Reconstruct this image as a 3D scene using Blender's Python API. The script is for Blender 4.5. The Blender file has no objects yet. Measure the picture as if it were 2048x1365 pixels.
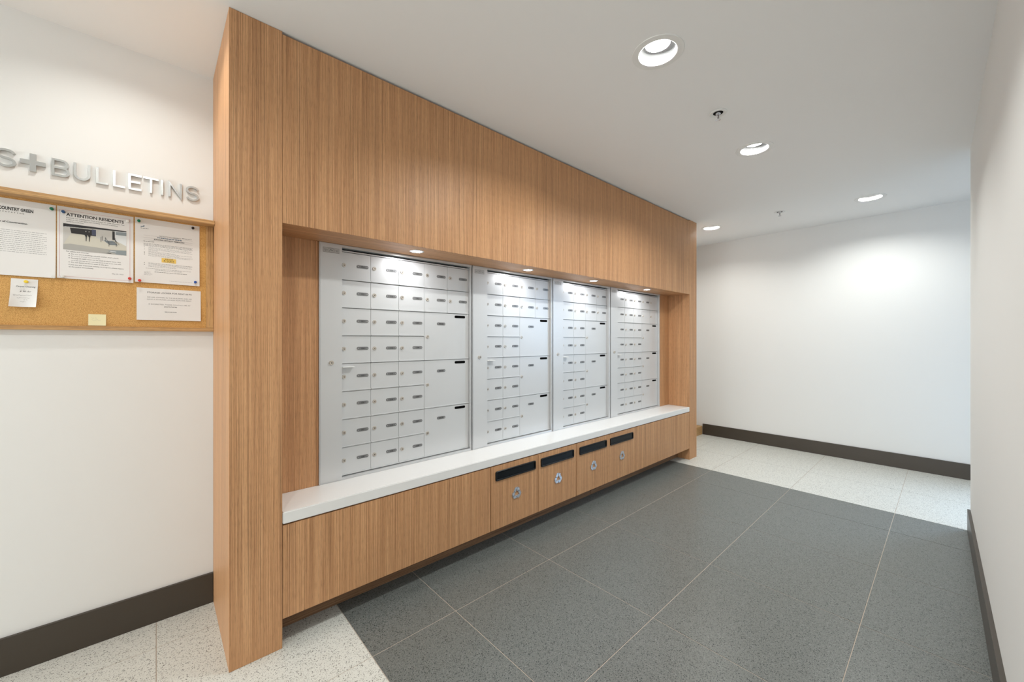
import bpy, bmesh, math, random
from mathutils import Vector, Matrix
random.seed(7)
S = bpy.context.scene
C = S.collection
PI = math.pi

# ------------------------------------------------------------------ camera, world, lights, exposure
H = 2.6
cam_d = bpy.data.cameras.new('camera'); cam = bpy.data.objects.new('camera', cam_d); C.objects.link(cam)
cam.location = (0, 0, 1.3); cam.rotation_euler = (PI/2, 0, math.radians(47.93))
cam_d.sensor_width = 36.0; cam_d.lens = 13.852; cam_d.shift_y = -2.5/2048; cam_d.clip_start = 0.01
S.camera = cam
w = bpy.data.worlds.new('world'); S.world = w; w.use_nodes = True
w.node_tree.nodes['Background'].inputs[0].default_value = (0.75, 0.85, 1.0, 1)
w.node_tree.nodes['Background'].inputs[1].default_value = 0.35
S.view_settings.view_transform = 'Standard'; S.view_settings.look = 'None'
S.view_settings.gamma = 1.0; S.view_settings.use_curve_mapping = False
S.view_settings.exposure = 0.34
CEIL_W = 18.0       # watts of each main ceiling downlight
WASH_W = 5.5       # downlights close to the left wall
NICHE_W = 1.1      # little lights in the mailbox niche
DAY_W = 20.0        # daylight through the glass door

def area(name, loc, power, color, shape='DISK', size=.09, size_y=None, rot=(0,0,0), parent=None, spread=PI):
    d = bpy.data.lights.new(name, 'AREA'); d.shape = shape; d.size = size
    if size_y: d.size_y = size_y
    d.energy = power; d.color = color; d.spread = spread
    o = bpy.data.objects.new(name, d); C.objects.link(o); o.location = loc; o.rotation_euler = rot
    if parent: o.parent = parent
    return o
day = area('daylight_light', (1.12, 5.90, 1.55), DAY_W, (.50, .72, 1.0), 'RECTANGLE', .8, 1.4, spread=math.radians(95))
day.rotation_euler = Vector((-1.0, -2.2, -1.5)).to_track_quat('-Z', 'Y').to_euler()
area('added_fill_light', (-1.1, -5.2, 1.3), 72, (.95, .985, 1.0), 'RECTANGLE', 2.4, 2.3, (PI/2, 0, 0))  # added soft fill panel behind the camera; its source is assumed, not seen

# ------------------------------------------------------------------ materials
def newmat(name):
    m = bpy.data.materials.new(name); m.use_nodes = True
    return m, m.node_tree.nodes, m.node_tree.links, m.node_tree.nodes['Principled BSDF']
def simple(name, col, rough=.5, metal=0., spec=.5, emit=None, es=0, noise=0, nscale=6):
    m, n, l, b = newmat(name)
    b.inputs['Base Color'].default_value = (*col, 1); b.inputs['Roughness'].default_value = rough
    b.inputs['Metallic'].default_value = metal; b.inputs['Specular IOR Level'].default_value = spec
    if emit: b.inputs['Emission Color'].default_value = (*emit, 1); b.inputs['Emission Strength'].default_value = es
    if noise:
        g = n.new('ShaderNodeNewGeometry'); t = n.new('ShaderNodeTexNoise'); t.inputs['Scale'].default_value = nscale
        t.inputs['Detail'].default_value = 5
        r = n.new('ShaderNodeMapRange'); r.inputs[3].default_value = 1-noise; r.inputs[4].default_value = 1+noise
        mx = n.new('ShaderNodeMix'); mx.data_type = 'RGBA'; mx.blend_type = 'MULTIPLY'; mx.inputs[0].default_value = 1
        mx.inputs[6].default_value = (*col, 1)
        l.new(g.outputs['Position'], t.inputs['Vector']); l.new(t.outputs['Fac'], r.inputs[0])
        l.new(r.outputs[0], mx.inputs[7]); l.new(mx.outputs[2], b.inputs['Base Color'])
    return m
def wood(name, vertical=True, light=(.78,.455,.238), mid=(.58,.303,.142), dark=(.33,.155,.070), rough=.45, tint=1.0, fine=1.0):
    m, n, l, b = newmat(name)
    g = n.new('ShaderNodeNewGeometry'); sp = n.new('ShaderNodeSeparateXYZ'); l.new(g.outputs['Position'], sp.inputs[0])
    oi = n.new('ShaderNodeObjectInfo')
    def mth(op, a, bb):
        q = n.new('ShaderNodeMath'); q.operation = op
        for i, v in enumerate((a, bb)):
            if isinstance(v, (int, float)): q.inputs[i].default_value = v
            else: l.new(v, q.inputs[i])
        return q.outputs[0]
    off = mth('MULTIPLY', oi.outputs['Random'], 17.0)
    if vertical: u = mth('ADD', sp.outputs[0], sp.outputs[1]); v = sp.outputs[2]
    else: u = mth('ADD', sp.outputs[0], sp.outputs[2]); v = sp.outputs[1]
    u = mth('ADD', u, off)
    def nz(su, sv, det=3, rgh=.6, dist=0.0):
        cb = n.new('ShaderNodeCombineXYZ'); l.new(mth('MULTIPLY', u, su), cb.inputs[0]); l.new(mth('MULTIPLY', v, sv), cb.inputs[1])
        t = n.new('ShaderNodeTexNoise'); t.inputs['Scale'].default_value = 1; t.inputs['Detail'].default_value = det
        t.inputs['Roughness'].default_value = rgh; t.inputs['Distortion'].default_value = dist
        l.new(cb.outputs[0], t.inputs['Vector']); return t.outputs['Fac']
    a = nz(430*fine, 1.3, 4, .8)          # streaks of the veneer
    c = nz(26, .35, 2, .5)                 # broad bands
    p = nz(700*fine, 22, 2, .6)
    hl = nz(620*fine, .7, 2, .5)          # dark hairlines            # pores
    s = mth('ADD', mth('MULTIPLY', a, .84), mth('MULTIPLY', c, .16))
    r = n.new('ShaderNodeValToRGB'); l.new(s, r.inputs[0]); e = r.color_ramp.elements
    e[0].position = .37; e[0].color = (*dark, 1); e[1].position = .64; e[1].color = (*light, 1)
    x = e.new(.50); x.color = (*mid, 1); x = e.new(.42); x.color = (*[ (d*.55+q*.45) for d, q in zip(dark, mid)], 1)
    pr = n.new('ShaderNodeMapRange'); l.new(p, pr.inputs[0]); pr.inputs[1].default_value = .30; pr.inputs[2].default_value = .48
    pr.inputs[3].default_value = .70*tint; pr.inputs[4].default_value = 1.0*tint
    mx = n.new('ShaderNodeMix'); mx.data_type = 'RGBA'; mx.blend_type = 'MULTIPLY'; mx.inputs[0].default_value = 1
    hr = n.new('ShaderNodeMapRange'); l.new(hl, hr.inputs[0]); hr.inputs[1].default_value = .33; hr.inputs[2].default_value = .41
    hr.inputs[3].default_value = .42; hr.inputs[4].default_value = 1.0
    l.new(r.outputs[0], mx.inputs[6]); l.new(mth('MULTIPLY', pr.outputs[0], hr.outputs[0]), mx.inputs[7]); l.new(mx.outputs[2], b.inputs['Base Color'])
    b.inputs['Roughness'].default_value = rough; b.inputs['Specular IOR Level'].default_value = .35
    bp = n.new('ShaderNodeBump'); bp.inputs['Strength'].default_value = .08; bp.inputs['Distance'].default_value = .001
    l.new(a, bp.inputs['Height']); l.new(bp.outputs[0], b.inputs['Normal'])
    return m
def terrazzo(name, base, speck, speck2, pale, rough=.32):
    m, n, l, b = newmat(name)
    g = n.new('ShaderNodeNewGeometry')
    nd = n.new('ShaderNodeTexNoise'); nd.inputs['Scale'].default_value = 160; nd.inputs['Detail'].default_value = 1
    l.new(g.outputs['Position'], nd.inputs['Vector'])
    vm = n.new('ShaderNodeVectorMath'); vm.operation = 'MULTIPLY_ADD'; l.new(nd.outputs['Color'], vm.inputs[0])
    vm.inputs[1].default_value = (.006, .006, 0); l.new(g.outputs['Position'], vm.inputs[2])
    def chips(scale, lo, hi, thr, rot=0):
        mp = n.new('ShaderNodeMapping'); mp.inputs['Rotation'].default_value = (0, 0, rot); mp.inputs['Scale'].default_value = (1, 1, 0)
        l.new(vm.outputs[0], mp.inputs['Vector'])
        v = n.new('ShaderNodeTexVoronoi'); v.inputs['Scale'].default_value = scale; l.new(mp.outputs[0], v.inputs['Vector'])
        sc = n.new('ShaderNodeSeparateColor'); l.new(v.outputs['Color'], sc.inputs[0])
        sz = n.new('ShaderNodeMapRange'); l.new(sc.outputs[0], sz.inputs[0]); sz.inputs[1].default_value = thr; sz.inputs[2].default_value = 1
        sz.inputs[3].default_value = 0; sz.inputs[4].default_value = hi
        q = n.new('ShaderNodeMath'); q.operation = 'SUBTRACT'; l.new(sz.outputs[0], q.inputs[0]); l.new(v.outputs['Distance'], q.inputs[1])
        k = n.new('ShaderNodeMapRange'); l.new(q.outputs[0], k.inputs[0]); k.inputs[1].default_value = -.04; k.inputs[2].default_value = .05
        return k.outputs[0]
    def mix(fac, a, bcol):
        mx = n.new('ShaderNodeMix'); mx.data_type = 'RGBA'
        l.new(fac, mx.inputs[0])
        if isinstance(a, tuple): mx.inputs[6].default_value = (*a, 1)
        else: l.new(a, mx.inputs[6])
        mx.inputs[7].default_value = (*bcol, 1); return mx.outputs[2]
    o = mix(chips(420, 0, .5, .15, .7), base, pale)
    o = mix(chips(330, 0, .52, .2, .2), o, speck2)
    o = mix(chips(215, 0, .50, .35, 1.1), o, speck)
    l.new(o, b.inputs['Base Color']); b.inputs['Roughness'].default_value = rough
    b.inputs['Specular IOR Level'].default_value = .45
    return m
def cork_mat():
    m, n, l, b = newmat('cork')
    g = n.new('ShaderNodeNewGeometry'); t = n.new('ShaderNodeTexNoise'); t.inputs['Scale'].default_value = 520; t.inputs['Detail'].default_value = 3
    t2 = n.new('ShaderNodeTexVoronoi'); t2.inputs['Scale'].default_value = 600
    for q in (t, t2): l.new(g.outputs['Position'], q.inputs['Vector'])
    a = n.new('ShaderNodeMath'); a.operation = 'ADD'; l.new(t.outputs['Fac'], a.inputs[0])
    mu = n.new('ShaderNodeMath'); mu.operation = 'MULTIPLY'; l.new(t2.outputs['Distance'], mu.inputs[0]); mu.inputs[1].default_value = -.25
    l.new(mu.outputs[0], a.inputs[1])
    r = n.new('ShaderNodeValToRGB'); l.new(a.outputs[0], r.inputs[0]); e = r.color_ramp.elements
    e[0].position = .2; e[0].color = (.42, .20, .05, 1); e[1].position = .62; e[1].color = (.78, .49, .19, 1)
    x = e.new(.38); x.color = (.66, .37, .12, 1)
    l.new(r.outputs[0], b.inputs['Base Color']); b.inputs['Roughness'].default_value = .9
    return m

WHITE = simple('white_wall_paint', (.83, .83, .815), .75, spec=.3)
CEILP = simple('ceiling_paint', (.89, .885, .875), .85, spec=.2)
WOODV = wood('teak_veneer_upright')
WOODH = wood('teak_veneer_lengthwise', False)
OAKH = wood('oak_lengthwise', False, (.68,.43,.20), (.56,.33,.14), (.36,.19,.08), .5, fine=.6)
OAKV = wood('oak_upright', True, (.68,.43,.20), (.56,.33,.14), (.36,.19,.08), .5, fine=.6)
QUARTZ = simple('white_quartz', (.84, .83, .81), .28, noise=.015, nscale=40)
BASEB = simple('dark_brown_baseboard_paint', (.055, .043, .031), .38)
TDARK = terrazzo('dark_terrazzo', (.150, .160, .150), (.011, .020, .018), (.06, .064, .062), (.27, .28, .27))
TLIGHT = terrazzo('light_terrazzo', (.70, .70, .65), (.17, .165, .145), (.42, .41, .37), (.70, .69, .64))
GROUT = simple('grout', (.50, .43, .36), .9)
METAL = simple('silver_powder_coat', (.645, .65, .652), .34, metal=.25)
METAL2 = simple('silver_frame', (.62, .625, .63), .3, metal=.4)
DARKGAP = simple('dark_gap', (.012, .012, .012), .8, spec=.1)
LOCKM = simple('nickel_lock', (.62, .57, .51), .33, metal=.75)
PLATE = simple('grey_number_plate', (.20, .20, .20), .30, metal=.35)
INK = simple('black_ink', (.012, .012, .012), .6)
INKG = simple('grey_ink', (.16, .16, .16), .7)
INKL = simple('faint_ink', (.36, .36, .36), .7)
BLACKP = simple('black_plastic', (.004, .005, .006), .3, spec=.25)
BLACKS = simple('black_slot', (.002, .002, .002), .8, spec=.05)
CHROME = simple('polished_steel', (.74, .75, .78), .26, metal=.9)
LETTER = simple('brushed_steel', (.62, .62, .61), .24, metal=1)
TRIMW = simple('white_trim', (.82, .82, .80), .4)
REFL = simple('white_reflector', (.55, .55, .54), .4)
GIMB = simple('grey_gimbal', (.012, .012, .012), .7, spec=.1)
LAMP = simple('lamp_glass', (1, 1, 1), .5, emit=(1, .98, .94), es=22)
LAMPN = simple('small_lamp_glass', (1, 1, 1), .5, emit=(.95, .97, 1.0), es=30)
PAPER = simple('paper', (.80, .79, .775), .7)
STICKY = simple('yellow_sticky_paper', (.86, .80, .50), .7)
CORK = cork_mat()
NAMEP = simple('engraved_plate', (.50, .50, .49), .4, metal=.3)
BRASS = simple('sprinkler_bronze', (.16, .11, .09), .35, metal=.8)

# ------------------------------------------------------------------ mesh helpers
class MB:
    """collects geometry with material slots, builds one mesh object"""
    def __init__(s): s.v = []; s.f = []; s.m = []; s.mats = []
    def mi(s, m):
        if m not in s.mats: s.mats.append(m)
        return s.mats.index(m)
    def add(s, vs, fs, m):
        k = len(s.v); i = s.mi(m)
        s.v += [tuple(p) for p in vs]; s.f += [tuple(k+q for q in f) for f in fs]; s.m += [i]*len(fs)
        return s
    def box(s, x0, x1, y0, y1, z0, z1, m, bev=0):
        if x0 > x1: x0, x1 = x1, x0
        bm = bmesh.new(); bmesh.ops.create_cube(bm, size=1)
        for v in bm.verts:
            v.co = Vector(((x0+x1)/2+v.co.x*(x1-x0), (y0+y1)/2+v.co.y*(y1-y0), (z0+z1)/2+v.co.z*(z1-z0)))
        if bev: bmesh.ops.bevel(bm, geom=bm.edges[:], offset=bev, segments=2, affect='EDGES', clamp_overlap=True)
        return s.frombm(bm, m)
    def frombm(s, bm, m, mat=None):
        bm.verts.index_update()
        vs = [(mat @ v.co if mat else v.co.copy()) for v in bm.verts]
        s.add(vs, [[v.index for v in f.verts] for f in bm.faces], m); bm.free(); return s
    def lathe(s, prof, m, center=(0,0,0), axis='Z', seg=32, cap0=False, cap1=False):
        """prof: (r, h) list turned round the axis through center"""
        vs = []; fs = []; cx, cy, cz = center
        for r, h in prof:
            for k in range(seg):
                a = 2*PI*k/seg; p, q = r*math.cos(a), r*math.sin(a)
                vs.append((cx+p, cy+q, cz+h) if axis == 'Z' else (cx+h, cy+p, cz+q))
        for i in range(len(prof)-1):
            for k in range(seg):
                k2 = (k+1) % seg; fs.append((i*seg+k, i*seg+k2, (i+1)*seg+k2, (i+1)*seg+k))
        if cap0: fs.append(tuple(range(seg)))
        if cap1: fs.append(tuple((len(prof)-1)*seg+k for k in range(seg)))
        return s.add(vs, fs, m)
    def prism(s, poly, x0, x1, m):
        """poly of (y, z), extruded along x"""
        n = len(poly); vs = [(x1, y, z) for y, z in poly]+[(x0, y, z) for y, z in poly]
        fs = [tuple(range(n)), tuple(range(2*n-1, n-1, -1))]+[(i, i+n, (i+1) % n+n, (i+1) % n) for i in range(n)]
        return s.add(vs, fs, m)
    def stroke(s, pts, wd, x0, x1, m, closed=False):
        """a bar of constant width along (y, z) points, mitred, extruded along x"""
        P = [Vector(p) for p in pts]; n = len(P); L = []; R = []
        for i in range(n):
            a = P[i-1] if (i > 0 or closed) else None; b = P[(i+1) % n] if (i < n-1 or closed) else None
            d1 = (P[i]-a).normalized() if a is not None else None; d2 = (b-P[i]).normalized() if b is not None else None
            if d1 is None: d1 = d2
            if d2 is None: d2 = d1
            n1 = Vector((-d1.y, d1.x)); n2 = Vector((-d2.y, d2.x)); t = (n1+n2)
            t = t.normalized() if t.length > 1e-6 else n1
            k = 1/max(.35, t.dot(n1)); L.append(P[i]+t*k*wd/2); R.append(P[i]-t*k*wd/2)
        for i in range(n if closed else n-1):
            j = (i+1) % n; s.prism([tuple(R[i]), tuple(R[j]), tuple(L[j]), tuple(L[i])], x0, x1-.00003*i, m)
        return s
    def flat(s, vs2, fs, x, m, off=None):
        return s.add([((x if off is None else x+off(y, z)), y, z) for y, z in vs2], fs, m)
    def build(s, name, parent=None, loc=None, smooth=False):
        """vertices are in world coordinates; they are made local to loc or the parent"""
        me = bpy.data.meshes.new(name)
        base = Vector(loc) if loc is not None else (wloc(parent) if parent else Vector((0, 0, 0)))
        me.from_pydata([tuple(Vector(p)-base) for p in s.v], [], s.f)
        for m in s.mats: me.materials.append(m)
        me.polygons.foreach_set('material_index', s.m); me.update()
        bm = bmesh.new(); bm.from_mesh(me); bmesh.ops.recalc_face_normals(bm, faces=bm.faces) if not getattr(s, 'keep', False) else None
        bm.to_mesh(me); bm.free()
        if smooth:
            me.polygons.foreach_set('use_smooth', [True]*len(me.polygons)); me.set_sharp_from_angle(angle=math.radians(35))
        o = bpy.data.objects.new(name, me); C.objects.link(o)
        if parent: o.parent = parent; o.location = base-wloc(parent)
        else: o.location = base
        return o
def wloc(o):
    p = Vector((0, 0, 0))
    while o: p += o.location; o = o.parent
    return p
def tag(o, label, cat, group=None):
    o['label'] = label; o['category'] = cat
    if group: o['group'] = group
    return o
def thing(name, label, cat, loc, group=None):
    o = bpy.data.objects.new(name, None); C.objects.link(o); o.location = loc; o.empty_display_size = .05
    return tag(o, label, cat, group)
def struct(o, label=None):
    o['kind'] = 'structure'
    if label: o['label'] = label
    return o
def put(name, me, parent, wl):
    o = bpy.data.objects.new(name, me); C.objects.link(o); o.parent = parent; o.location = Vector(wl)-wloc(parent); return o

_tc = {}
def text2d(txt, bold=0):
    """outline text as flat triangles, bounding box at 0..w, 0..h"""
    if (txt, bold) in _tc: return _tc[(txt, bold)]
    cu = bpy.data.curves.new('t', 'FONT'); cu.body = txt; cu.size = 1; cu.resolution_u = 2; cu.fill_mode = 'FRONT'; cu.offset = bold
    o = bpy.data.objects.new('t', cu); C.objects.link(o)
    dg = bpy.context.evaluated_depsgraph_get(); me = bpy.data.meshes.new_from_object(o.evaluated_get(dg))
    vs = [(v.co.x, v.co.y) for v in me.vertices]; fs = [tuple(p.vertices) for p in me.polygons]
    bpy.data.objects.remove(o); bpy.data.curves.remove(cu); bpy.data.meshes.remove(me)
    x0 = min(v[0] for v in vs); x1 = max(v[0] for v in vs)
    r = ([(v[0]-x0, v[1]) for v in vs], fs, x1-x0); _tc[(txt, bold)] = r; return r
def text(mb, txt, y0, y1, z, h, x, m, off=None, slant=0, bold=.012):
    """cap height h (the built-in face has caps about .73 high), stretched from y0 to y1, baseline z"""
    vs, fs, wd = text2d(txt, bold); ky = (y1-y0)/wd; kz = h/.73
    mb.flat([(y0+v[0]*ky+v[1]*slant*ky, z+v[1]*kz) for v in vs], fs, x, m, off)
def words(mb, y0, y1, z, h, x, m, off=None, fill=1.0, seed=0):
    """a line of print too small to read: a row of word-long dashes"""
    rr = random.Random(seed); y = y0; vs = []; fs = []
    end = y0+(y1-y0)*fill
    while y < end-.002:
        L = rr.uniform(.003, .011); e = min(y+L, end); k = len(vs)
        vs += [(y, z), (e, z), (e, z+h), (y, z+h)]; fs.append((k, k+1, k+2, k+3)); y = e+.0017
    if vs: mb.flat(vs, fs, x, m, off)

def holed_plate(name, rect, holes, z0, z1, mat, parent=None):
    cu = bpy.data.curves.new(name, 'CURVE'); cu.dimensions = '2D'; cu.fill_mode = 'BOTH'
    x0, x1, y0, y1 = rect
    def poly(pts):
        sp = cu.splines.new('POLY'); sp.points.add(len(pts)-1); sp.use_cyclic_u = True
        for p, q in zip(sp.points, pts): p.co = (q[0], q[1], 0, 1)
    poly([(x0, y0), (x1, y0), (x1, y1), (x0, y1)])
    for cx, cy, r in holes: poly([(cx+r*math.cos(2*PI*k/40), cy+r*math.sin(2*PI*k/40)) for k in range(40)])
    cu.extrude = (z1-z0)/2
    o = bpy.data.objects.new('t', cu); C.objects.link(o); dg = bpy.context.evaluated_depsgraph_get()
    me = bpy.data.meshes.new_from_object(o.evaluated_get(dg)); bpy.data.objects.remove(o); bpy.data.curves.remove(cu)
    me.materials.clear(); me.materials.append(mat); me.name = name
    me.transform(Matrix.Translation((0, 0, (z0+z1)/2)))
    r = bpy.data.objects.new(name, me); C.objects.link(r)
    if parent: r.parent = parent
    return r

# ------------------------------------------------------------------ the room
XL, YF, YB = -2.456, 5.595, -5.256
XU, XN = -1.879, -2.113            # front of the joinery, back of its niche
def xr(y): return .1 + .016*(4.10-y)   # the right wall runs very slightly askew
MAIN = [(-.882, 1.685), (-.886, 3.025), (-.48, 4.85), (-.84, -.13), (-.84, -1.6)]
WASH = [(-1.843, 4.783), (-1.97, -.12), (-1.97, -1.5)]
struct(holed_plate('ceiling', (XL, 2.6, YB, YF), [(x, y, .082) for x, y in MAIN+WASH], H, H+.02, CEILP), 'flat off-white ceiling')
struct(MB().box(XL-.1, XL, YB, YF+.1, -.05, H+.02, WHITE).build('wall_left'), 'white wall behind the notice board')
wf = MB().box(XL, .62, YF, YF+.1, -.05, H+.02, WHITE).box(.62, 1.62, YF, YF+.1, 2.3, H+.02, WHITE).box(1.62, 2.6, YF, YF+.1, -.05, H+.02, WHITE)
struct(wf.build('wall_far'), 'white wall at the far end of the lobby')
wr = MB(); a, b = xr(YB), xr(4.10)
wr.add([(a, YB, -.05), (b, 4.1, -.05), (b+.15, 4.1, -.05), (a+.15, YB, -.05), (a, YB, H+.01), (b, 4.1, H+.01), (b+.15, 4.1, H+.01), (a+.15, YB, H+.01)],
       [(0,1,5,4), (1,2,6,5), (2,3,7,6), (3,0,4,7), (4,5,6,7), (3,2,1,0)], WHITE)
struct(wr.build('wall_right'), 'plain white wall close by on the right')
struct(MB().box(b+.15, 2.6, 4.0, 4.1, -.05, H+.01, WHITE).build('wall_corridor'))
struct(MB().box(2.6, 2.7, 4.0, YF+.1, -.05, H+.02, WHITE).build('wall_corridor_end'))
struct(MB().box(XL, a+.15, YB-.1, YB, -.05, H+.02, WHITE).build('wall_back'))
# glazed door in the far wall, round the corner
gm, n, l, bsdf = newmat('clear_glass')
tr = n.new('ShaderNodeBsdfTransparent'); gl = n.new('ShaderNodeBsdfGlossy'); gl.inputs['Roughness'].default_value = .02
mxs = n.new('ShaderNodeMixShader'); mxs.inputs[0].default_value = .08; l.new(tr.outputs[0], mxs.inputs[1]); l.new(gl.outputs[0], mxs.inputs[2])
l.new(mxs.outputs[0], n['Material Output'].inputs[0])
dr = MB()
for q in ((.62,.70,0,2.3), (1.54,1.62,0,2.3)): dr.box(q[0], q[1], YF+.03, YF+.08, q[2], q[3], METAL2)
dr.box(.70, 1.54, YF+.03, YF+.08, 0, .2, METAL2); dr.box(.70, 1.54, YF+.03, YF+.08, 2.2, 2.3, METAL2)
door = struct(dr.build('door_1'), 'glazed door round the corner')
MB().box(.70, 1.54, YF+.05, YF+.056, .2, 2.2, gm).build('glass_pane', door)

# floor: grout bed with every tile laid on it
floor = MB().box(XL, 2.6, YB, YF, -.05, -.0012, GROUT).build('floor'); struct(floor, 'terrazzo tiled floor, dark centre and pale ends')
xs = [XL, -2.24, -1.583, -.926, -.27, .387, 1.044, 1.70, 2.36, 2.6]
xs2 = [XL, -2.03, -1.583, -.926, -.27, .387, 1.044, 1.70, 2.36, 2.6]
ys = [YB, -4.599, -3.942, -3.285, -2.628, -1.971, -1.314, -.657, 0, .657, 1.065, 1.724, 2.382, 3.04, 3.698, 4.105, 4.762, 5.42, YF]
G = .0015
tile_cache = {}
for j in range(len(ys)-1):
    y0, y1 = ys[j], ys[j+1]; dark = .65 < y0 < 4.1
    row = xs2 if y0 > 4.1 else xs
    for i in range(len(row)-1):
        x0, x1 = row[i], row[i+1]
        if y1 < 4.11 and x0 > xr(y0)+.02: continue
        if y1 < 4.11: x1 = min(x1, xr(y0)+.05)
        key = (round(x1-x0, 4), round(y1-y0, 4), dark)
        if key not in tile_cache:
            wx, wy = (x1-x0)/2-G, (y1-y0)/2-G
            o = MB().box(-wx, wx, -wy, wy, -.012, 0, TDARK if dark else TLIGHT, .0008).build('tile', floor, loc=(0, 0, 0))
            tile_cache[key] = o.data; o.location = ((x0+x1)/2, (y0+y1)/2, 0)
        else: put('tile', tile_cache[key], floor, ((x0+x1)/2, (y0+y1)/2, 0))

# baseboards
BH = .145
def bb(name, build): o = build.build(name); return struct(o, 'dark brown baseboard')
bb('baseboard_left', MB().box(XL, XL+.016, YB, .2085, 0, BH, BASEB, .0015))
bb('baseboard_far', MB().box(-2.268, .60, YF-.016, YF, 0, BH, BASEB, .0015))
q = MB(); t = .015
q.add([(a-t, YB, 0), (b-t, 4.1+t*.3, 0), (b, 4.1+t*.3, 0), (a, YB, 0), (a-t, YB, BH), (b-t, 4.1+t*.3, BH), (b, 4.1+t*.3, BH), (a, YB, BH)],
      [(0,1,5,4), (1,2,6,5), (2,3,7,6), (3,0,4,7), (4,5,6,7), (3,2,1,0)], BASEB)
bb('baseboard_right', q)
bb('baseboard_corridor', MB().box(b+.01, 2.6, 4.1, 4.116, 0, BH, BASEB, .0015))

# low wood plinth past the joinery
tag(MB().box(XL+.0005, -2.27, 4.464, YF-.0165, 0, .115, OAKH, .002).build('wood_plinth'),
    'low pale wooden plinth on the floor between mailbox wall and far wall', 'plinth')

# ------------------------------------------------------------------ mailbox joinery
Y0, Y1, Y2, Y3 = .2102, .3943, 4.285, 4.4619
ZC, ZS, CB = .571, 1.793, .521
sur = thing('mailbox_surround', 'tall teak-veneered surround that frames the mailbox niche from floor to ceiling', 'surround', (XU, (Y0+Y3)/2, 0))
MB().box(XL+.001, XU, Y0, Y1-.0008, 0, H-.001, WOODV, .0008).build('side_column', sur)
MB().box(XL+.001, XU, Y2+.0008, Y3, 0, H-.001, WOODV, .0008).build('side_column', sur)
MB().box(XU-.018, XU, Y1, Y2, ZS, 2.588, WOODV, .0006).build('header_panel', sur)
MB().box(XU-.06, XU-.02, Y1, Y2, 2.56, H-.001, DARKGAP).build('shadow_gap_strip', sur)
MB().box(XN-.06, XU-.019, Y1, Y2, ZS+.0005, ZS+.018, WOODH).build('soffit_panel', sur)
MB().box(XN-.012, XN, Y1, .6022, ZC, ZS, WOODV).build('niche_back_panel', sur)
MB().box(XN-.012, XN, 4.0778, Y2, ZC, ZS, WOODV).build('niche_back_panel', sur)

tag(MB().box(XN-.055, XU+.001, Y1+.0005, Y2-.0005, CB, ZC-.0005, QUARTZ, .003).build('countertop'),
    'long white quartz counter shelf under the mailboxes', 'countertop')

pl = thing('plinth', 'recessed dark teak kickboard under the base cabinets', 'kickboard', (-2.01, (Y1+Y2)/2, 0))
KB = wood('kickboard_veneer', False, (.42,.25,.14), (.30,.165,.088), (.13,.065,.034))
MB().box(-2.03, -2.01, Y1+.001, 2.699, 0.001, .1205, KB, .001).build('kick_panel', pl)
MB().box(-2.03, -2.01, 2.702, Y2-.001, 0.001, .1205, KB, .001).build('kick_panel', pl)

# --- recycling symbol: three chasing arrows
def arrow_polys():
    """one bent arrow of the three, in a unit circle round 0,0 (y to the right, z up)"""
    r = .84; V = [Vector((r*math.cos(math.radians(d)), r*math.sin(math.radians(d)))) for d in (210, 90, -30)]
    L, T, R = V; wd = .34
    A = L.lerp(T, .48); B = L.lerp(T, .84); Cc = T.lerp(R, .16); D = T.lerp(R, .26); E = T.lerp(R, .56)
    def nrm(p, q): d = (q-p).normalized(); return Vector((-d.y, d.x))
    def sh(p, k, nn): v = p+nn*k; return (v.x, v.y)
    n1 = nrm(L, T); n2 = nrm(T, R); g = .03
    up = Vector((0, 1))
    p1 = [sh(A, -wd/2, n1), sh(B, -wd/2, n1), sh(B, wd/2, n1), sh(A, wd/2, n1)]
    p2 = [sh(B, -wd/2, n1), (Cc.x-g, Cc.y-.02), sh(Cc, wd/2, n2), sh(B, wd/2, n1)]
    d = (R-T).normalized()
    p3 = [sh(Cc+d*.05, -wd/2, n2), sh(D+d*.06, -wd/2, n2), sh(D+d*.06, wd/2, n2), sh(Cc+d*.05, wd/2, n2)]
    p4 = [sh(D+d*.06, -wd*.85, n2), (E.x, E.y), sh(D+d*.06, wd*.85, n2)]
    return [p1, p2, p3, p4]
def recycling(mb, cy, cz, rad, x0, x1, m):
    for k in range(3):
        a_ = -2*PI*k/3; ca, sa = math.cos(a_), math.sin(a_)
        for i, p in enumerate(arrow_polys()):
            mb.prism([(cy+rad*(u*ca-v*sa), cz+rad*(u*sa+v*ca)) for u, v in p], x0, x1-(.0012 if i == 1 else 0), m)
def rrect(cy, cz, wd, ht, r, seg=5):
    pts = []
    for sx, sz, a0 in ((1, 1, 0), (-1, 1, 90), (-1, -1, 180), (1, -1, 270)):
        for k in range(seg+1):
            an = math.radians(a0+90*k/seg); pts.append((cy+sx*(wd/2-r)+r*math.cos(an), cz+sz*(ht/2-r)+r*math.sin(an)))
    return pts
def ring(mb, o, i, xb, xf, m, bev=.003):
    """frame between outline o and i (same count) with a rounded lip"""
    n_ = len(o); lay = []
    mid = [((p[0]*.75+q_[0]*.25), (p[1]*.75+q_[1]*.25)) for p, q_ in zip(o, i)]
    mid2 = [((p[0]*.35+q_[0]*.65), (p[1]*.35+q_[1]*.65)) for p, q_ in zip(o, i)]
    for pts, x in ((o, xb), (o, xf-bev), (mid, xf), (mid2, xf), (i, xf-bev), (i, xb)): lay += [(x, p[0], p[1]) for p in pts]
    fs = [(j*n_+k, j*n_+(k+1) % n_, (j+1)*n_+(k+1) % n_, (j+1)*n_+k) for j in range(5) for k in range(n_)]
    mb.add(lay, fs, m)

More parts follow.
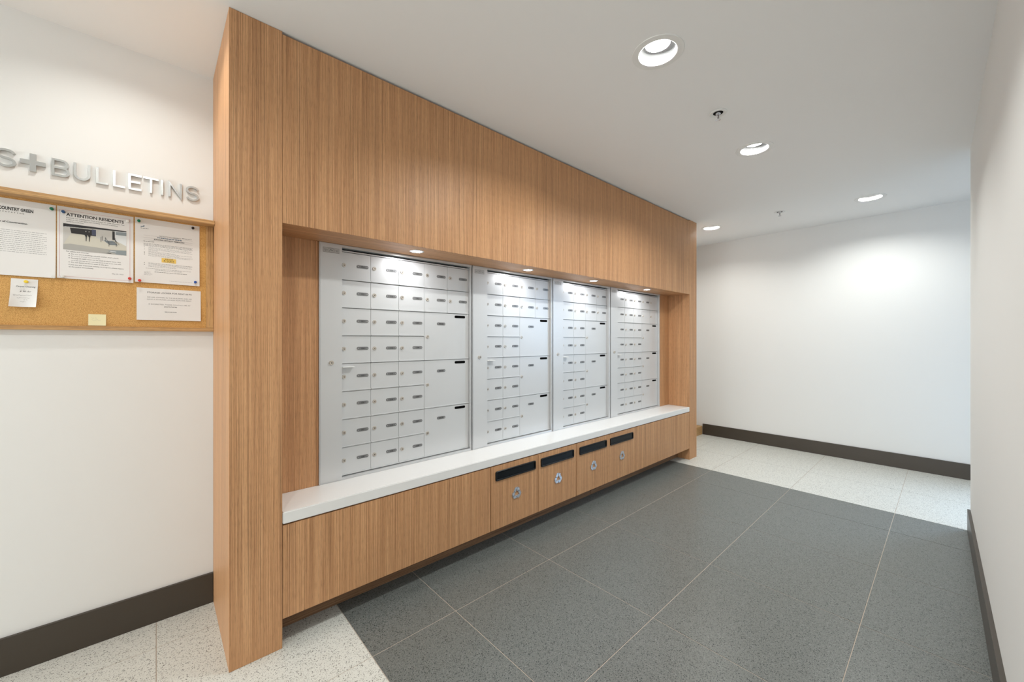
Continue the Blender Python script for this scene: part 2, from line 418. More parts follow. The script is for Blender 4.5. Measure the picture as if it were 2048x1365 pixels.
segs = [(Y1, 1.5226, 'blank', 'wide plain base cabinet left of the recycling bins under the counter'),
        (1.5226, 1.9392, 'bin', 'leftmost recycling bin cabinet, beside the wide plain cabinet'),
        (1.9392, 2.3487, 'bin', 'second recycling bin cabinet from the left'),
        (2.3487, 2.7611, 'bin', 'third recycling bin cabinet from the left'),
        (2.7611, 3.17, 'bin', 'rightmost of the four recycling bin cabinets with black slot'),
        (3.17, 3.573, 'blank', 'narrow plain base cabinet directly right of the recycling bins'),
        (3.573, Y2, 'blank', 'plain base cabinet at far end beside the right column')]
gaps = {1.5226: .0022, 1.9392: .0010, 2.3487: .0020, 2.7611: .0012, 3.17: .0005, 3.573: .0005}
for y0, y1, kind, lab in segs:
    c = thing('recycling_cabinet' if kind == 'bin' else 'base_cabinet', lab, 'cabinet', (XU, (y0+y1)/2, .1217),
              'recycling bin cabinets under the counter' if kind == 'bin' else None)
    g0, g1 = gaps.get(y0, .001), gaps.get(y1, .001)
    MB().box(XN-.05, XU-.0205, y0+.0002, y1-.0002, .1217, CB-.001, DARKGAP).build('carcass', c)
    d = MB().box(XU-.02, XU-.0008, y0+g0, y1-g1, .1217, CB-.006, WOODV, .0006).build('door', c)
    if kind == 'bin':
        cy = {1.5226: 1.7343, 1.9392: 2.140, 2.3487: 2.563, 2.7611: 2.9675}[y0]
        m_ = MB(); ring(m_, rrect(cy, .4515, .353, .060, .010), rrect(cy, .4515, .333, .042, .006), XU-.001, XU+.007, BLACKP, .0025)
        m_.box(XU-.0008, XU+.0003, cy-.169, cy+.169, .428, .475, BLACKP)
        m_.build('slot_frame', d, smooth=True)
        m_ = MB(); recycling(m_, cy, .306, .053, XU-.0008, XU+.0045, CHROME)
        m_.build('recycling_symbol', d)

# --- mailbox units
XD, XF = -2.128, -2.107
RH = (1.762-.588)/8
def lock_mesh(r=.0105, h=.0045):
    m_ = MB(); m_.lathe([(r, 0), (r, h*.6), (r*.9, h), (r*.72, h), (r*.68, h*.7), (r*.3, h*.72)], LOCKM, axis='X', seg=20, cap1=True)
    m_.box(h*.7, h*.78, -.0012, .0012, -r*.45, r*.15, BLACKS); m_.lathe([(.0022, h*.7), (.0022, h*.79)], BLACKS, axis='X', seg=10, cap1=True)
    o = m_.build('lock', smooth=True); me = o.data; bpy.data.objects.remove(o); return me
LOCKME = lock_mesh()
MLOCK = lock_mesh(.0115, .007)
def rr_plate(cy, cz, wd, ht, r, x0, x1, m, mb): return mb.prism(rrect(cy, cz, wd, ht, r, 4), x0, x1, m)
SLOTME = None
def door_mesh(wd, ht):
    m_ = MB(); m_.box(-.012, 0, .0006, wd-.0006, .0004, ht-.0019, METAL, .0006)
    m_.box(-.001, .0048, .0006, wd-.0006, .0002, .0070, METAL, .0012)
    o = m_.build('d'); me = o.data; bpy.data.objects.remove(o); me.name = 'mailbox_door'; return me
def number_plate(parent, cy, cz, txt, wl=.063, ht=.0165):
    m_ = MB(); rr_plate(cy, cz, wl, ht, ht*.48, XD, XD+.0016, PLATE, m_)
    for s_ in (-1, 1): m_.lathe([(.0022, 0), (.0022, .0004)], NAMEP, center=(XD+.0016, cy+s_*(wl/2-.008), cz), axis='X', seg=8, cap1=True)
    k = .0078*len(txt)*.62; text(m_, txt, cy-k/2-.0015, cy+k/2+.0015, cz-.0042, .0085, XD+.00185, INK)
    m_.keep = True; m_.build('number_plate', parent)
def name_plate(parent, y0, z0):
    m_ = MB(); m_.box(XF, XF+.001, y0, y0+.080, z0, z0+.0265, NAMEP, .0004)
    x0_, x1_ = XF+.001, XF+.0013; cy = y0+.040; cz = z0+.0132
    m_.stroke([(y0+.0015, z0+.0015), (y0+.0785, z0+.0015), (y0+.0785, z0+.025), (y0+.0015, z0+.025)], .0008, x0_, x1_, INKG, True)
    m_.stroke([(cy+.017*math.cos(2*PI*k/16), cz+.0105*math.sin(2*PI*k/16)) for k in range(16)], .0011, x0_, x1_, INKG, True)
    m_.stroke([(cy-.009, cz-.004), (cy-.002, cz+.004), (cy+.004, cz-.003), (cy+.010, cz+.003)], .0024, x0_, x1_, INKG)
    for z_, yy in ((cz+.0015, (.005, .019)), (cz-.0035, (.008, .017)), (cz+.0015, (.061, .075)), (cz-.0035, (.063, .073))):
        m_.stroke([(y0+yy[0], z_), (y0+yy[1], z_)], .0020, x0_, x1_, INKG)
    m_.build('name_plate', parent)
units = [  # start, stile end, door start, door end, end, small columns below, upper columns, label
    (.603, .7148, .7105, 1.533, 1.5445, 3, 5, 'nearest silver mailbox bank, directly right of the left column'),
    (1.5495, 1.6755, 1.671, 2.3228, 2.3365, 2, 4, 'second silver mailbox bank from the left in the niche'),
    (2.3415, 2.466, 2.464, 3.1077, 3.1325, 2, 4, 'third silver mailbox bank from the left in the niche'),
    (3.1375, 3.2535, 3.2477, 4.0555, 4.0770, 3, 5, 'farthest silver mailbox bank, next to the right column')]
nextnum = {0: None}
for ui, (ya, ys_, yd, ye, yb, nc, nu, lab) in enumerate(units):
    u = thing('mailbox_bank', lab, 'mailboxes', (XD, (ya+yb)/2, ZC), 'mailbox banks in the niche')
    zt = ZS-.0008
    f = MB()
    f.box(-2.165, XF+.003, ya, ya+.006, ZC, zt, METAL2, .0008)                 # rim left
    f.box(-2.165, XF, ya+.006, yb, 1.7785, zt, METAL2, .0008)                   # top rail
    f.box(-2.165, XD+.001, yd, ye, 1.7628, 1.7695, METAL2, .0006)               # inner head
    f.box(-2.165, XF, ye+.0008, yb-.004, ZC, 1.7785, METAL2, .0008)             # right jamb
    f.box(-2.165, XF-.004, yb-.0035, yb, ZC, 1.7785, METAL2)
    f.box(-2.165, XF-.002, ya+.006, yb-.004, ZC, .5845, METAL2, .0008)          # sill
    f.box(-2.168, -2.150, ya+.006, yb-.001, ZC, 1.785, DARKGAP)                 # dark inside
    f.build('frame', u)
    st = MB().box(-2.15, XF+.0005, ya+.0072, ys_, .5765, 1.786, METAL, .0006).build('lock_stile', u)
    ly = ya+(.6621-.603)
    put('lock', MLOCK, st, (XF+.0005, ly, 1.183)).name = 'main_lock'
    name_plate(st, ya+.018, 1.7428)
    hm = MB().box(XF-.019, XF+.007, ys_+.0015, ys_+.066, 1.1550, 1.1585, TRIMW, .0008)
    hm.box(XF-.019, XF-.0165, ys_+.0015, ys_+.060, 1.1585, 1.164, METAL, .0005); hm.build('pull_handle', u)
    p = (ye-yd)/nu
    small = door_mesh(p, RH); big = door_mesh(ye-(yd+p*nc), RH*2)
    num = (100, 300, 400, 500)[ui]
    def mailbox(col, row):
        y = yd+p*col; zb = 1.762-RH*(row+1)
        d = put('mailbox_door', small, u, (XD, y, zb))
        put('lock', LOCKME, d, (XD, y+.0208, zb+RH*.525))
        if ui == 3 and (col == 4 or (col == 3 and row == 1)): return
        if ui == 0: nn = (101+row, 109+row, 201+row, 209+row, 211+row)[col]
        else: nn = num+1+row+(0, 8, 16, 18)[col] if col < 3 or nc < 3 else num+25+row
        number_plate(d, y+.1195*p/.1645, zb+RH*.535, str(nn), .0635 if ui == 0 else .060)
    for row in range(8):
        for col in range(nu if row < 2 else nc): mailbox(col, row)
    for k in range(3):
        zb = 1.762-RH*(4+2*k); y = yd+p*nc
        d = put('parcel_door', big, u, (XD, y, zb))
        put('lock', LOCKME, d, (XD, y+.0225, zb+RH*.975))
        number_plate(d, y+.119, zb+RH*2-.069, 'PARCEL', .060)
        sm = MB(); rr_plate(ye-.0685, zb+RH*2-.0205, .082, .0165, .0078, XD, XD+.0006, BLACKS, sm); sm.build('mail_slot', d)

# --- small lights under the soffit
for i, (yy, lab) in enumerate([(1.077, 'small round soffit light above the nearest mailbox bank'), (1.945, 'small round soffit light above the second mailbox bank'),
                               (2.71, 'small round soffit light above the third mailbox bank'), (3.577, 'small round soffit light above the farthest mailbox bank')]):
    t_ = thing('soffit_light', lab, 'light', (-1.985, yy, ZS), 'small lights in the niche soffit')
    MB().lathe([(.040, .0004), (.040, -.0015), (.036, -.003), (.030, -.003), (.029, -.0005)], CHROME, center=(-1.985, yy, ZS), seg=28).build('trim_ring', t_, smooth=True)
    MB().lathe([(.029, -.0008), (.0285, -.0012)], LAMPN, center=(-1.985, yy, ZS), seg=28, cap1=True).build('lens', t_)
    area('soffit_lamp', (0, 0, -.006), NICHE_W, (.96, .975, 1.0), 'DISK', .05, parent=t_)

# ------------------------------------------------------------------ ceiling downlights
labels = ['large recessed ceiling downlight nearest the camera', 'recessed ceiling downlight just past the nearer sprinkler',
          'recessed ceiling downlight at the far right near the far wall', 'recessed ceiling downlight overhead behind the view', 'recessed ceiling downlight behind the camera',
          'small-looking ceiling downlight beside the far end of the wood surround', 'recessed ceiling downlight above the notice board', 'recessed ceiling downlight by the left wall behind the camera']
for i, (x, y) in enumerate(MAIN+WASH):
    t_ = thing('ceiling_downlight', labels[i], 'light', (x, y, H), 'recessed ceiling downlights')
    cz = H
    MB().lathe([(.112, .0002), (.1115, -.0022), (.110, -.003), (.083, -.003), (.080, -.001), (.080, .0)], TRIMW, center=(x, y, cz), seg=48).build('trim_ring', t_)
    MB().lathe([(.080, 0), (.079, .012), (.078, .022)], REFL, center=(x, y, cz), seg=40).lathe([(.078, .022), (.064, .052), (.050, .060), (.043, .060)], GIMB, center=(x, y, cz), seg=40).build('reflector', t_, smooth=True)
    lh = (.040, .040, .038, .034, .038)[i] if i < 5 else .0435
    MB().lathe([(.054, .058), (.054, lh+.001), (.050, lh), (.0, lh)], LAMP, center=(x, y, cz), seg=32).build('lamp', t_, smooth=True)
    col = (.975, .995, .965) if i < 5 else (.99, .99, .94)
    area('downlight_lamp', (0, 0, lh-.002), (CEIL_W*(1, 1, .66, .38, .4)[i] if i < 5 else WASH_W*(1.3, .54, .4)[i-5]), col, 'DISK', .094, rot=(0, math.radians(10 if i in (0, 1, 3, 4) else 0), 0), parent=t_)

# ------------------------------------------------------------------ sprinklers
for (x, y, lab) in ((-.884, 2.388, 'chrome pendant sprinkler between the two nearer downlights'), (-1.149, 4.70, 'chrome pendant sprinkler near the far wall')):
    t_ = thing('sprinkler', lab, 'sprinkler', (x, y, H), 'ceiling sprinklers')
    c0 = (x, y, H)
    MB().lathe([(.046, -.0003), (.047, -.003), (.043, -.006), (.034, -.006), (.028, -.003), (.026, -.001)], TRIMW, center=c0, seg=32).build('escutcheon', t_, smooth=True)
    MB().lathe([(.031, -.0008), (.02, -.0015), (.014, -.0008)], DARKGAP, center=c0, seg=24).lathe([(.014, -.0008), (.013, -.008), (.009, -.010), (.009, -.014), (0, -.014)], CHROME, center=c0, seg=18).build('body', t_, smooth=True)  # flat dark ring: painted shade of a cup recess, ceiling has no hole
    fr = MB()
    for s_ in (-1, 1):
        pts = [(.008*s_, -.012), (.0115*s_, -.020), (.0105*s_, -.029), (.003*s_, -.037)]
        for p0, p1 in zip(pts, pts[1:]):
            fr.prism([(y+p0[0]-.0016, H+p0[1]), (y+p0[0]+.0016, H+p0[1]), (y+p1[0]+.0016, H+p1[1]), (y+p1[0]-.0016, H+p1[1])], x-.0018, x+.0018, CHROME)
    fr.build('frame_arms', t_)
    MB().lathe([(.0022, -.012), (.0026, -.018), (.0026, -.03), (.0018, -.036)], BRASS, center=c0, seg=10).build('bulb', t_, smooth=True)
    de = MB(); de.lathe([(0, -.036), (.004, -.037), (.004, -.041), (0, -.0415)], CHROME, center=c0, seg=12)
    for k in range(12):
        a_ = 2*PI*k/12; ca, sa = math.cos(a_), math.sin(a_)
        P = [(.003, -.0018), (.014, -.0030), (.014, .0030), (.003, .0018)]
        de.add([(x+r_*ca-t2*sa, y+r_*sa+t2*ca, H-.0405+(-.001 if r_ > .01 else 0)) for r_, t2 in P]+[(x+r_*ca-t2*sa, y+r_*sa+t2*ca, H-.0392+(-.001 if r_ > .01 else 0)) for r_, t2 in P],
               [(0,1,2,3), (7,6,5,4), (0,4,5,1), (1,5,6,2), (2,6,7,3), (3,7,4,0)], CHROME)
    de.build('deflector', t_)

# ------------------------------------------------------------------ raised letters
LX0, LX1 = XL, XL+.011
zb, zt_ = 1.9715, 2.0415; ht = zt_-zb; SW = .0080; k_ = 1.0066; hw = SW/2
def arc(cy, cz, ry, rz, a0, a1, n_=10): return [(cy+ry*math.cos(math.radians(a0+(a1-a0)*i/n_)), cz+rz*math.sin(math.radians(a0+(a1-a0)*i/n_))) for i in range(n_+1)]
def letter(ch, y0, y1):
    m_ = MB(); a0, a1 = y0*k_, y1*k_; t0, t1 = zb+hw, zt_-hw; zm = (zb+zt_)/2; S_ = lambda p, c=False: m_.stroke(p, SW, LX0, LX1, LETTER, c)
    if ch == 'L': S_([(a0+hw, zt_), (a0+hw, t0), (a1, t0)])
    elif ch == 'I': S_([(a0+hw, zb), (a0+hw, zt_)])
    elif ch == 'T': S_([(a0, t1), (a1, t1)]); S_([((a0+a1)/2, zb), ((a0+a1)/2, t1-hw)])
    elif ch == 'E': S_([(a1, t1), (a0+hw, t1), (a0+hw, t0), (a1, t0)]); S_([(a0+SW, zm), (a1-.004, zm)])
    elif ch == 'N': S_([(a0+hw, zb), (a0+hw, t1), (a1-hw, t0), (a1-hw, zt_)])
    elif ch == 'U':
        c_ = (a0+a1)/2; rr_ = (a1-a0)/2-hw; S_([(a0+hw, zt_)]+arc(c_, t0+.022, rr_, .022, 180, 360, 14)+[(a1-hw, zt_)])
    elif ch == 'B':
        q_ = (t1-zm)/2; e0 = a0+SW-.0002; S_([(a0+hw, zb), (a0+hw, zt_)]); q2 = (zm-t0)/2
        S_([(e0, t1)]+arc(a1-q_-hw-.003, zm+q_, q_, q_, 90, -90, 10)+[(e0, zm)])
        m_.stroke(arc(a1-q2-hw, zm-q2, q2, q2, 88, -90, 10)+[(e0, t0)], SW, LX0, LX1-.0004, LETTER)
    elif ch == 'S':
        c_ = (a0+a1)/2; ry = (a1-a0)/2-hw; rz = (t1-zm)/2
        up_ = arc(c_, zm+rz, ry, rz, 15, 270, 16); dn = arc(c_, zm-rz, ry, rz, 90, -165, 16)
        S_(up_+dn[1:])
    elif ch == '+':
        c_ = (a0+a1)/2; b_ = .0085
        m_.prism([(c_-b_, zb), (c_+b_, zb), (c_+b_, zm-b_), (a1, zm-b_), (a1, zm+b_), (c_+b_, zm+b_), (c_+b_, zt_), (c_-b_, zt_), (c_-b_, zm+b_), (a0, zm+b_), (a0, zm-b_), (c_-b_, zm-b_)], LX0, LX1, LETTER)
    return m_
for ch, y0, y1, lab in (('S', -.456, -.405, 'raised brushed steel letter S left of the plus sign, cut by the frame'), ('+', -.3954, -.3305, 'raised brushed steel plus sign on the white wall'),
                        ('B', -.3147, -.2647, 'raised brushed steel letter B right of the plus sign'), ('U', -.2549, -.2067, 'raised brushed steel letter U above the notice board'),
                        ('L', -.1906, -.1534, 'raised brushed steel letter L, first of the two, next to U'), ('L', -.1397, -.1025, 'raised brushed steel letter L, second of the two, next to E'),
                        ('E', -.0915, -.0496, 'raised brushed steel letter E above the notice board'), ('T', -.043, .0073, 'raised brushed steel letter T above the notice board'),
                        ('I', .0161, .0259, 'raised brushed steel letter I above the notice board'), ('N', .0419, .0900, 'raised brushed steel letter N above the notice board'),
                        ('S', .1046, .1532, 'raised brushed steel letter S, last one, near the wood column')):
    nm = 'plus_sign' if ch == '+' else 'sign_letter'
    tag(letter(ch, y0, y1).build(nm, loc=(LX0, y0*k_, zb)), lab, 'sign letter', 'raised steel letters on the wall')

# ------------------------------------------------------------------ notice board
XC = -2.440
nb = thing('notice_board', 'cork notice board in an oak frame on the white wall', 'notice board', (XL, -.5, 1.34))
YN = -1.30
MB().box(XL, XC, YN, .1805, 1.357, 1.86, CORK).build('cork_panel', nb)
MB().box(XL, -2.376, YN, .2095, 1.856, 1.875, OAKH, .001).build('top_ledge', nb)
MB().box(XL, -2.428, YN, .2095, 1.340, 1.358, OAKH, .001).build('bottom_rail', nb)
MB().box(XL, -2.430, .1810, .2095, 1.3585, 1.8555, OAKV, .001).build('side_rail', nb)
XP_ = XC+.0012
def sheet(name, y0, y1, z0, z1, label, cat='paper', mat=None, lift=.004, curl=0, loc_group='papers pinned to the notice board', prints=None, skew=0):
    """thin paper sheet, its foot lifting a little off the cork"""
    hh = z1-z0; ww = y1-y0
    def off(y, z):
        tt = max(0, min(1, (z1-z)/hh)); s_ = (y-(y0+y1)/2)/(ww/2)
        return lift*tt*tt*(.6+.4*s_*s_)+curl*tt*tt*(.35+.65*s_*s_)
    m_ = MB(); n1, n2 = 10, 10; vs = []
    for side in (0, .0004):
        for j in range(n2+1):
            for i in range(n1+1):
                y = y0+ww*i/n1; z = z0+hh*j/n2; vs.append((XP_+side-.0004+off(y, z), y+skew*(z1-z), z))
    N = (n1+1)*(n2+1); fs = []
    for j in range(n2):
        for i in range(n1):
            a_ = j*(n1+1)+i; fs += [(a_+1, a_, a_+n1+1, a_+n1+2), (N+a_, N+a_+1, N+a_+n1+2, N+a_+n1+1)]
    bd = [i for i in range(n1+1)]+[j*(n1+1)+n1 for j in range(1, n2+1)]+[n2*(n1+1)+i for i in range(n1-1, -1, -1)]+[j*(n1+1) for j in range(n2-1, 0, -1)]
    for q0, q1 in zip(bd, bd[1:]+bd[:1]): fs.append((q0, q1, N+q1, N+q0))
    m_.add(vs, fs, mat or PAPER); m_.keep = True
    o = m_.build(name, loc=(XP_, (y0+y1)/2, z0), smooth=True); tag(o, label, cat, loc_group)
    if prints:
        pm = MB(); pm.keep = True; extra = prints(pm, off); pr_ = pm.build('print', o); pr_['kind'] = 'stuff'
        for nm_, mb_ in (extra or ()): mb_.keep = True; e_ = mb_.build(nm_, o); e_['kind'] = 'stuff'
    return o
XT = XP_+.0003
REDL = simple('thin_red_line', (.55, .10, .12), .7)
YEL = simple('yellow_sign_print', (.80, .55, .12), .7)
NAVY = simple('blue_logo_print', (.03, .09, .16), .7)
P_DK = simple('photo_black', (.02, .018, .02), .5); P_FL = simple('photo_pale_floor', (.60, .58, .50), .5); P_WL = simple('photo_wall_grey', (.56, .55, .52), .5)
P_GR = simple('photo_grey', (.40, .395, .37), .5); P_BL = simple('photo_blue', (.07, .08, .14), .5); P_SL = simple('photo_slate', (.25, .29, .31), .5); P_WH = simple('photo_white', (.72, .75, .76), .5)

def pr_construction(m_, off):
    text(m_, 'COUNTRY GREEN', -.4495, -.3632, 1.8035, .0125, XT, INK, off, bold=.035)
    for i, ch in enumerate('EXCAVATING'): text(m_, ch, -.4545+i*.0071+(.0014 if ch == 'I' else 0), -.4505+i*.0071-(.0014 if ch == 'I' else 0), 1.7935, .0045, XT, INK, off)
    text(m_, 'Notice of Construction', -.4695, -.3785, 1.7545, .0062, XT, INK, off, bold=.03)
    for r_ in range(12): words(m_, -.53, -.328, 1.7255-r_*.0076, .0017, XT, INKL, off, .96 if r_ % 4 == 1 else 1, 50+r_)
def pr_attention(m_, off):
    bd_ = MB(); y0, y1, z0, z1 = -.2942, -.0868, 1.5615, 1.8352; e = .0006
    for q_ in (([(y0, z0), (y1, z0), (y1, z0+e), (y0, z0+e)]), ([(y0, z1-e), (y1, z1-e), (y1, z1), (y0, z1)]), ([(y0, z0), (y0+e, z0), (y0+e, z1), (y0, z1)]), ([(y1-e, z0), (y1, z0), (y1, z1), (y1-e, z1)])):
        bd_.flat(q_, [(0, 1, 2, 3)], XT, REDL, off)
    text(m_, 'ATTENTION RESIDENTS', -.2762, -.1064, 1.8125, .0125, XT, INK, off, bold=.03)
    for i, (t_, e_) in enumerate((('Recently our building has been a target for theft attempts. This', -.105), ('is due to the main gate not working. Council is working', -.126), ('towards a solution.', -.226))):
        text(m_, t_, -.2762, e_, 1.8035-i*.0078, .0042, XT, INKG, off)
    text(m_, 'For safety and security:', -.2762, -.212, 1.6640, .0042, XT, INKG, off)
    for i, (t_, e_) in enumerate((('Do not store anything valuable and/or your vehicle.', -.122), ('Be aware of your surroundings.', -.178), ('Parking lot stalls must not be used to store items. Any', -.116),
                                  ('', -.113), ('Do not leave windows open in the gym.', -.153))):
        z_ = 1.6545-i*.0086; y_ = -.2620
        (text(m_, t_, y_, e_, z_, .0042, XT, INKG if i != 1 else INKL, off) if t_ else words(m_, y_, e_, z_, .0022, XT, INKL, off, 1, 90))
        if i != 3: m_.flat([(-.2690, z_+.001), (-.2665, z_+.001), (-.2665, z_+.0032), (-.2690, z_+.0032)], [(0, 1, 2, 3)], XT, INK, off)
    text(m_, 'If you see any suspicious activity in progress, please report', -.2690, -.1068, 1.6100, .0042, XT, INKG, off)
    text(m_, 'to the police immediately.', -.2690, -.198, 1.6010, .0042, XT, INKG, off)
    text(m_, 'May 30, 2023', -.1430, -.1075, 1.5850, .0042, XT, INKL, off)
    # the printed photograph: a parking ramp with two walkers and a stair
    a0, a1, b0, b1 = -.2843, -.0985, 1.6725, 1.7800
    ph_ = MB()
    def poly(pts, mm, lay): ph_.flat([(a0+(a1-a0)*u_, b1-(b1-b0)*v_) for u_, v_ in pts], [tuple(range(len(pts)-1, -1, -1))], XT+.0001+.0002*lay, mm, off)
    [poly([(i_/8, j_/8), ((i_+1)/8, j_/8), ((i_+1)/8, (j_+1)/8), (i_/8, (j_+1)/8)], P_FL, 0) for i_ in range(8) for j_ in range(8)]
    poly([(0, .12), (.11, .14), (.12, .36), (0, .80)], P_WL, 1)
    poly([(0, .80), (.10, .76), (.55, .80), (1, .86), (1, 1), (0, 1)], P_GR, 1)
    poly([(.62, .93), (.78, .83), (1, .80), (1, 1), (.60, 1)], P_SL, 2)
    poly([(.50, .06), (.78, .06), (.76, .55), (.60, .52), (.50, .40)], P_WL, 1)
    poly([(.80, .05), (1, .04), (1, .62), (.88, .50), (.80, .45)], P_WH, 1)
    poly([(.82, .08), (1, .06), (1, .20), (.82, .20)], P_SL, 2)
    poly([(.62, .48), (.78, .46), (.86, .62), (.72, .64)], P_SL, 2)
    for i in range(4): poly([(.65+.02*i, .50+.036*i), (.795+.018*i, .485+.036*i), (.795+.018*i, .495+.036*i), (.65+.02*i, .512+.036*i)], P_DK, 3)
    poly([(0, 0), (1, 0), (1, .04), (.5, .07), (0, .125)], P_DK, 3)
    for i in range(9): poly([(.02+.045*i, .115-.003*i), (.055+.045*i, .112-.003*i), (.055+.045*i, .125-.003*i), (.02+.045*i, .130-.003*i)], P_WH, 4)
    poly([(.10, .14), (.50, .11), (.50, .36), (.12, .35)], P_DK, 2)
    poly([(.435, .10), (.50, .10), (.50, .33), (.435, .33)], P_BL, 3)
    poly([(.765, .07), (.805, .07), (.805, .42), (.765, .42)], P_DK, 3)
    for cx in (.345, .395):
        poly([(cx-.015, .25), (cx+.012, .25), (cx+.022, .33), (cx+.016, .42), (cx-.010, .42), (cx-.026, .34)], P_DK, 4)
        poly([(cx-.006, .40), (cx+.012, .40), (cx+.006, .60), (cx-.004, .60)], P_DK, 4)
        poly([(cx-.008, .195), (cx+.004, .195), (cx+.004, .235), (cx-.008, .235)], P_WL, 5)
    for u0, v0, u1, v1 in ((.58, .36, .58, .56), (.60, .33, .60, .50), (.65, .36, .71, .56), (.71, .52, .71, .70), (.65, .36, .65, .50), (.83, .48, .83, .68), (.79, .36, .83, .50), (.81, .40, .88, .60), (.81, .34, .81, .52)):
        du, dv = (.0035, 0) if abs(v1-v0) > abs(u1-u0) else (0, .006)
        poly([(u0-du, v0-dv), (u0+du, v0+dv), (u1+du, v1+dv), (u1-du, v1-dv)], P_DK, 5)
    poly([(.66, .99), (.70, .965), (.73, .965), (.76, .99)], P_DK, 4)
    poly([(.73, .885), (.83, .885), (.83, .905), (.73, .905)], P_WH, 5)
    return [('red_border', bd_), ('printed_photo', ph_)]
def pr_residents(m_, off):
    m_.flat([(-.0530, 1.8130), (-.0440, 1.8150), (-.0420, 1.8190), (-.0400, 1.8155), (-.0375, 1.8175), (-.0420, 1.8120), (-.0520, 1.8100)], [tuple(range(7))], XT, NAVY, off)
    words(m_, -.0525, -.0270, 1.8035, .0024, XT, INKG, off, 1, 3)
    text(m_, 'NOTICE TO ALL RESIDENTS', .0100, .0860, 1.7760, .0050, XT, INKG, off)
    words(m_, .0030, .0920, 1.7680, .0034, XT, NAVY, off, 1, 4)
    text(m_, 'BUILDING SECURITY REMINDERS', -.0080, .0990, 1.7580, .0050, XT, INK, off, bold=.03)
    words(m_, .0900, .1290, 1.7800, .0018, XT, INKG, off, 1, 6)
    for z_ in (1.7745, 1.7640, 1.7545):
        m_.flat([(-.0430, z_), (.1295, z_), (.1295, z_+.0004), (-.0430, z_+.0004)], [(0, 1, 2, 3)], XT-.00002, INKG, off)
    words(m_, -.0430, -.0050, 1.7465, .0022, XT, INKG, off, 1, 7)
    for i in range(3): words(m_, -.0430, .1295, 1.7370-i*.0050, .0016, XT, INKG, off, 1, 10+i)
    for i in range(9): words(m_, -.0270, .1290, 1.7200-i*.0047, .0014, XT, INKL, off, (1, .95, 1, .2, .6, 1, .7, 1, .93)[i], 20+i)
    for z_ in (1.7195, 1.7100, 1.6970, 1.6920, 1.6870, 1.6480, 1.6400): m_.flat([(-.0415, z_), (-.0385, z_), (-.0385, z_+.002), (-.0415, z_+.002)], [(0, 1, 2, 3)], XT, INKG, off)
    sg_ = MB(); sg_.flat([(.0179, 1.6580), (.0689, 1.6580), (.0689, 1.6785), (.0179, 1.6785)], [(0, 1, 2, 3)], XT, YEL, off)
    text(sg_, 'STOP', .0300, .0580, 1.6712, .0056, XT+.0001, INK, off); text(sg_, '& WAIT', .0250, .0620, 1.6640, .0056, XT+.0001, INK, off)
    words(sg_, .0240, .0640, 1.6598, .0018, XT+.0001, INKG, off, 1, 31)
    for i in range(4): words(m_, -.0270, .1290, 1.6490-i*.0052, .0015, XT, INKG if i == 0 else INKL, off, (1, .97, 1, .62)[i], 40+i)
    words(m_, -.0360, .1230, 1.6245, .0016, XT, INKL, off, 1, 45); words(m_, -.0050, .0910, 1.6190, .0016, XT, INKL, off, 1, 46)
    words(m_, -.0060, .1080, 1.6100, .0018, XT, INKG, off, 1, 47)
    for i in range(4): words(m_, -.0410, -.0200+.006*(i == 2), 1.6080-i*.0045, .0012, XT, INKL, off, 1, 60+i)
    words(m_, .0450, .1270, 1.5730, .0010, XT, INKL, off, 1, 66)
    return [('printed_sign', sg_)]
def pr_storage(m_, off):
    text(m_, 'STORAGE LOCKER FOR RENT IN P2', -.0309, .1258, 1.5130, .0070, XT, INKG, off)
    text(m_, 'WE ARE OWNERS IN THE BUILDING AND WE', -.0315, .1262, 1.4920, .0050, XT, INKL, off)
    text(m_, 'HAVE A STORAGE LOCKER IN P2 FOR RENT', -.0315, .1250, 1.4825, .0050, XT, INKL, off)
    text(m_, 'IF INTERESTED, PLEASE CONTACT ME AT', -.0260, .1215, 1.4605, .0050, XT, INKL, off)
    text(m_, '604.767.8780', .0265, .0725, 1.4500, .0056, XT, INKG, off)
    words(m_, .0290, .0710, 1.4270, .0034, XT, INKL, off, 1, 70)
def squig(m_, y0, y1, z, amp, mm, seed, off, wd=.0007):
    rr_ = random.Random(seed); y = y0; pts = []
    while y < y1: pts.append((y, z+rr_.uniform(-amp, amp))); y += rr_.uniform(.0012, .0026)
    for p0, p1 in zip(pts, pts[1:]):
        if rr_.random() < .14: continue
        d_ = (Vector(p1)-Vector(p0)).normalized()*wd/2; n_ = Vector((-d_.y, d_.x))
        m_.flat([(p0[0]-n_.x, p0[1]-n_.y), (p1[0]-n_.x, p1[1]-n_.y), (p1[0]+n_.x, p1[1]+n_.y), (p0[0]+n_.x, p0[1]+n_.y)], [(0, 1, 2, 3)], XT, mm, off)
def pr_note(m_, off):
    text(m_, 'Carpet Cleaning', -.4070, -.3580, 1.5070, .0062, XT, INKG, off, .25)
    squig(m_, -.3975, -.3830, 1.4985, .0012, INKL, 1, off)
    text(m_, '$ 90 /hr', -.3975, -.3690, 1.4880, .0055, XT, INKG, off, .25)
    squig(m_, -.4130, -.3660, 1.4745, .0020, INKG, 2, off); squig(m_, -.4060, -.3700, 1.4640, .0019, INKG, 3, off)
    squig(m_, -.3880, -.3690, 1.4570, .0016, INKG, 4, off); squig(m_, -.3960, -.3790, 1.4490, .0016, INKG, 5, off)
def pr_sticky(m_, off):
    squig(m_, -.2050, -.1860, 1.3930, .0014, INKL, 6, off, .0005); squig(m_, -.2050, -.1760, 1.3850, .0012, INKL, 7, off, .0005)

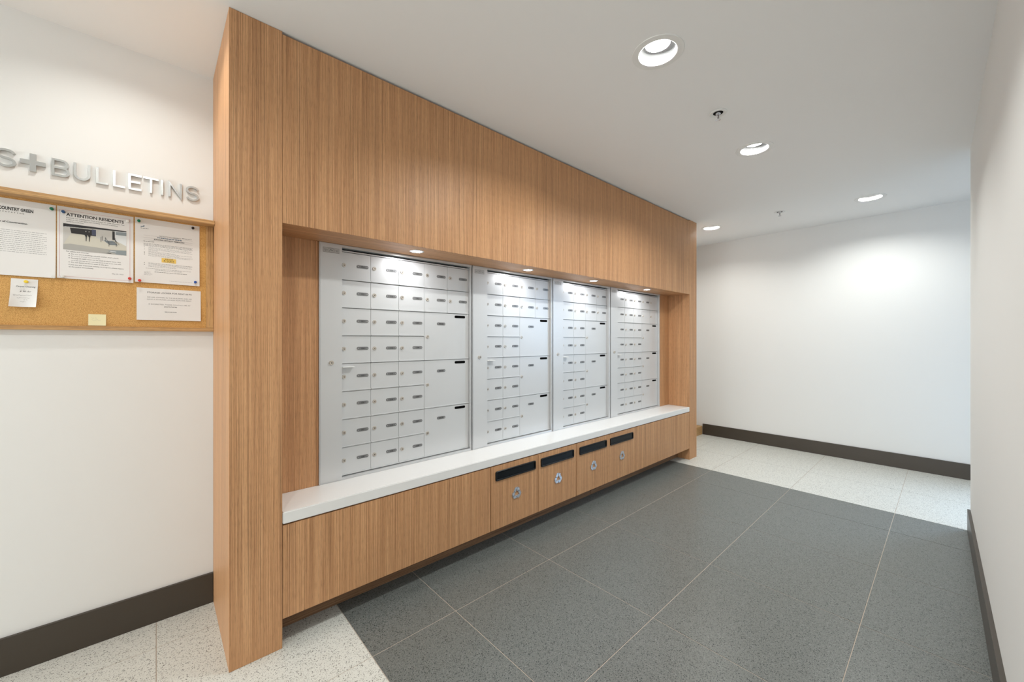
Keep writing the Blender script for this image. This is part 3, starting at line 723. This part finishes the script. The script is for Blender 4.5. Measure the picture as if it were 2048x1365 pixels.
sheet('construction_notice', -.5205, -.3043, 1.5505, 1.8480, 'white construction notice letter at the left end of the notice board, cut by the frame', lift=.006, prints=pr_construction)
sheet('attention_poster', -.3010, -.0760, 1.5530, 1.8488, 'white poster with a thin red border and a printed photo of a parking ramp', lift=.005, prints=pr_attention)
sheet('residents_notice', -.0710, .1555, 1.5595, 1.8505, 'white residents notice with a small yellow sign printed in the middle, rightmost on the board', lift=.006, prints=pr_residents)
sheet('storage_notice', -.0656, .1602, 1.3900, 1.5355, 'white half-page storage locker notice below the residents notice', lift=.005, prints=pr_storage)
sheet('handwritten_note', -.4190, -.3508, 1.4290, 1.5398, 'small square white handwritten note under a yellow push pin', lift=.004, curl=.016, skew=-.03, prints=pr_note)
sheet('sticky_note', -.2138, -.1614, 1.3607, 1.4090, 'small pale yellow sticky note low on the cork', mat=STICKY, lift=.004, prints=pr_sticky)

# push pins
pinc = {'green': (.0, .16, .07), 'navy': (.02, .07, .18), 'clear': (.75, .75, .72), 'black': (.02, .015, .015), 'red': (.62, .05, .04), 'blue': (.03, .10, .42), 'yellow': (.85, .62, .04)}
pmats = {k: simple(k+'_pin_plastic', v, .25) for k, v in pinc.items()}
NEEDLE = simple('pin_needle', (.7, .7, .7), .3, metal=1)
pins = [('green', -.314, 1.8297, 'green push pin in the top right corner of the construction letter'), ('navy', -.2827, 1.8248, 'dark blue push pin in the top left corner of the red-bordered poster'),
        ('clear', -.0945, 1.8235, 'clear push pin in the top right corner of the red-bordered poster'), ('green', -.058, 1.8328, 'green push pin in the top left corner of the residents notice'),
        ('black', .1302, 1.836, 'black push pin in the top right corner of the residents notice'), ('clear', -.3082, 1.5544, 'clear push pin in the bottom right corner of the construction letter'),
        ('clear', -.2835, 1.5601, 'clear push pin in the bottom left corner of the red-bordered poster'), ('red', -.0875, 1.5703, 'red push pin in the bottom right corner of the red-bordered poster'),
        ('red', -.0556, 1.5652, 'red push pin in the bottom left corner of the residents notice'), ('blue', .139, 1.5764, 'bright blue push pin in the bottom right corner of the residents notice'),
        ('yellow', -.3798, 1.5284, 'yellow push pin holding the small handwritten note')]
for colr, y, z, lab in pins:
    big = colr == 'yellow'; z2 = z; x0 = XC+.0075 if z < 1.7 else XC+.0028
    if big: x0 = XC+.003
    t_ = thing('push_pin', lab, 'push pin', (XC, y, z2), 'push pins in the notice board')
    MB().lathe([(0, .0), (.0048, .0002), (.0050, .0014), (.0028, .0026), (.0024, .008), (.0034, .0102), (.0056, .0112), (.0058, .0128), (.0048, .0138), (0, .0142)], pmats[colr], center=(x0, y, z2), axis='X', seg=16).build('head', t_, smooth=True)
    MB().lathe([(.0005, -.004), (.0005, x0-XC)], NEEDLE, center=(XC, y, z2), axis='X', seg=6).build('needle', t_)
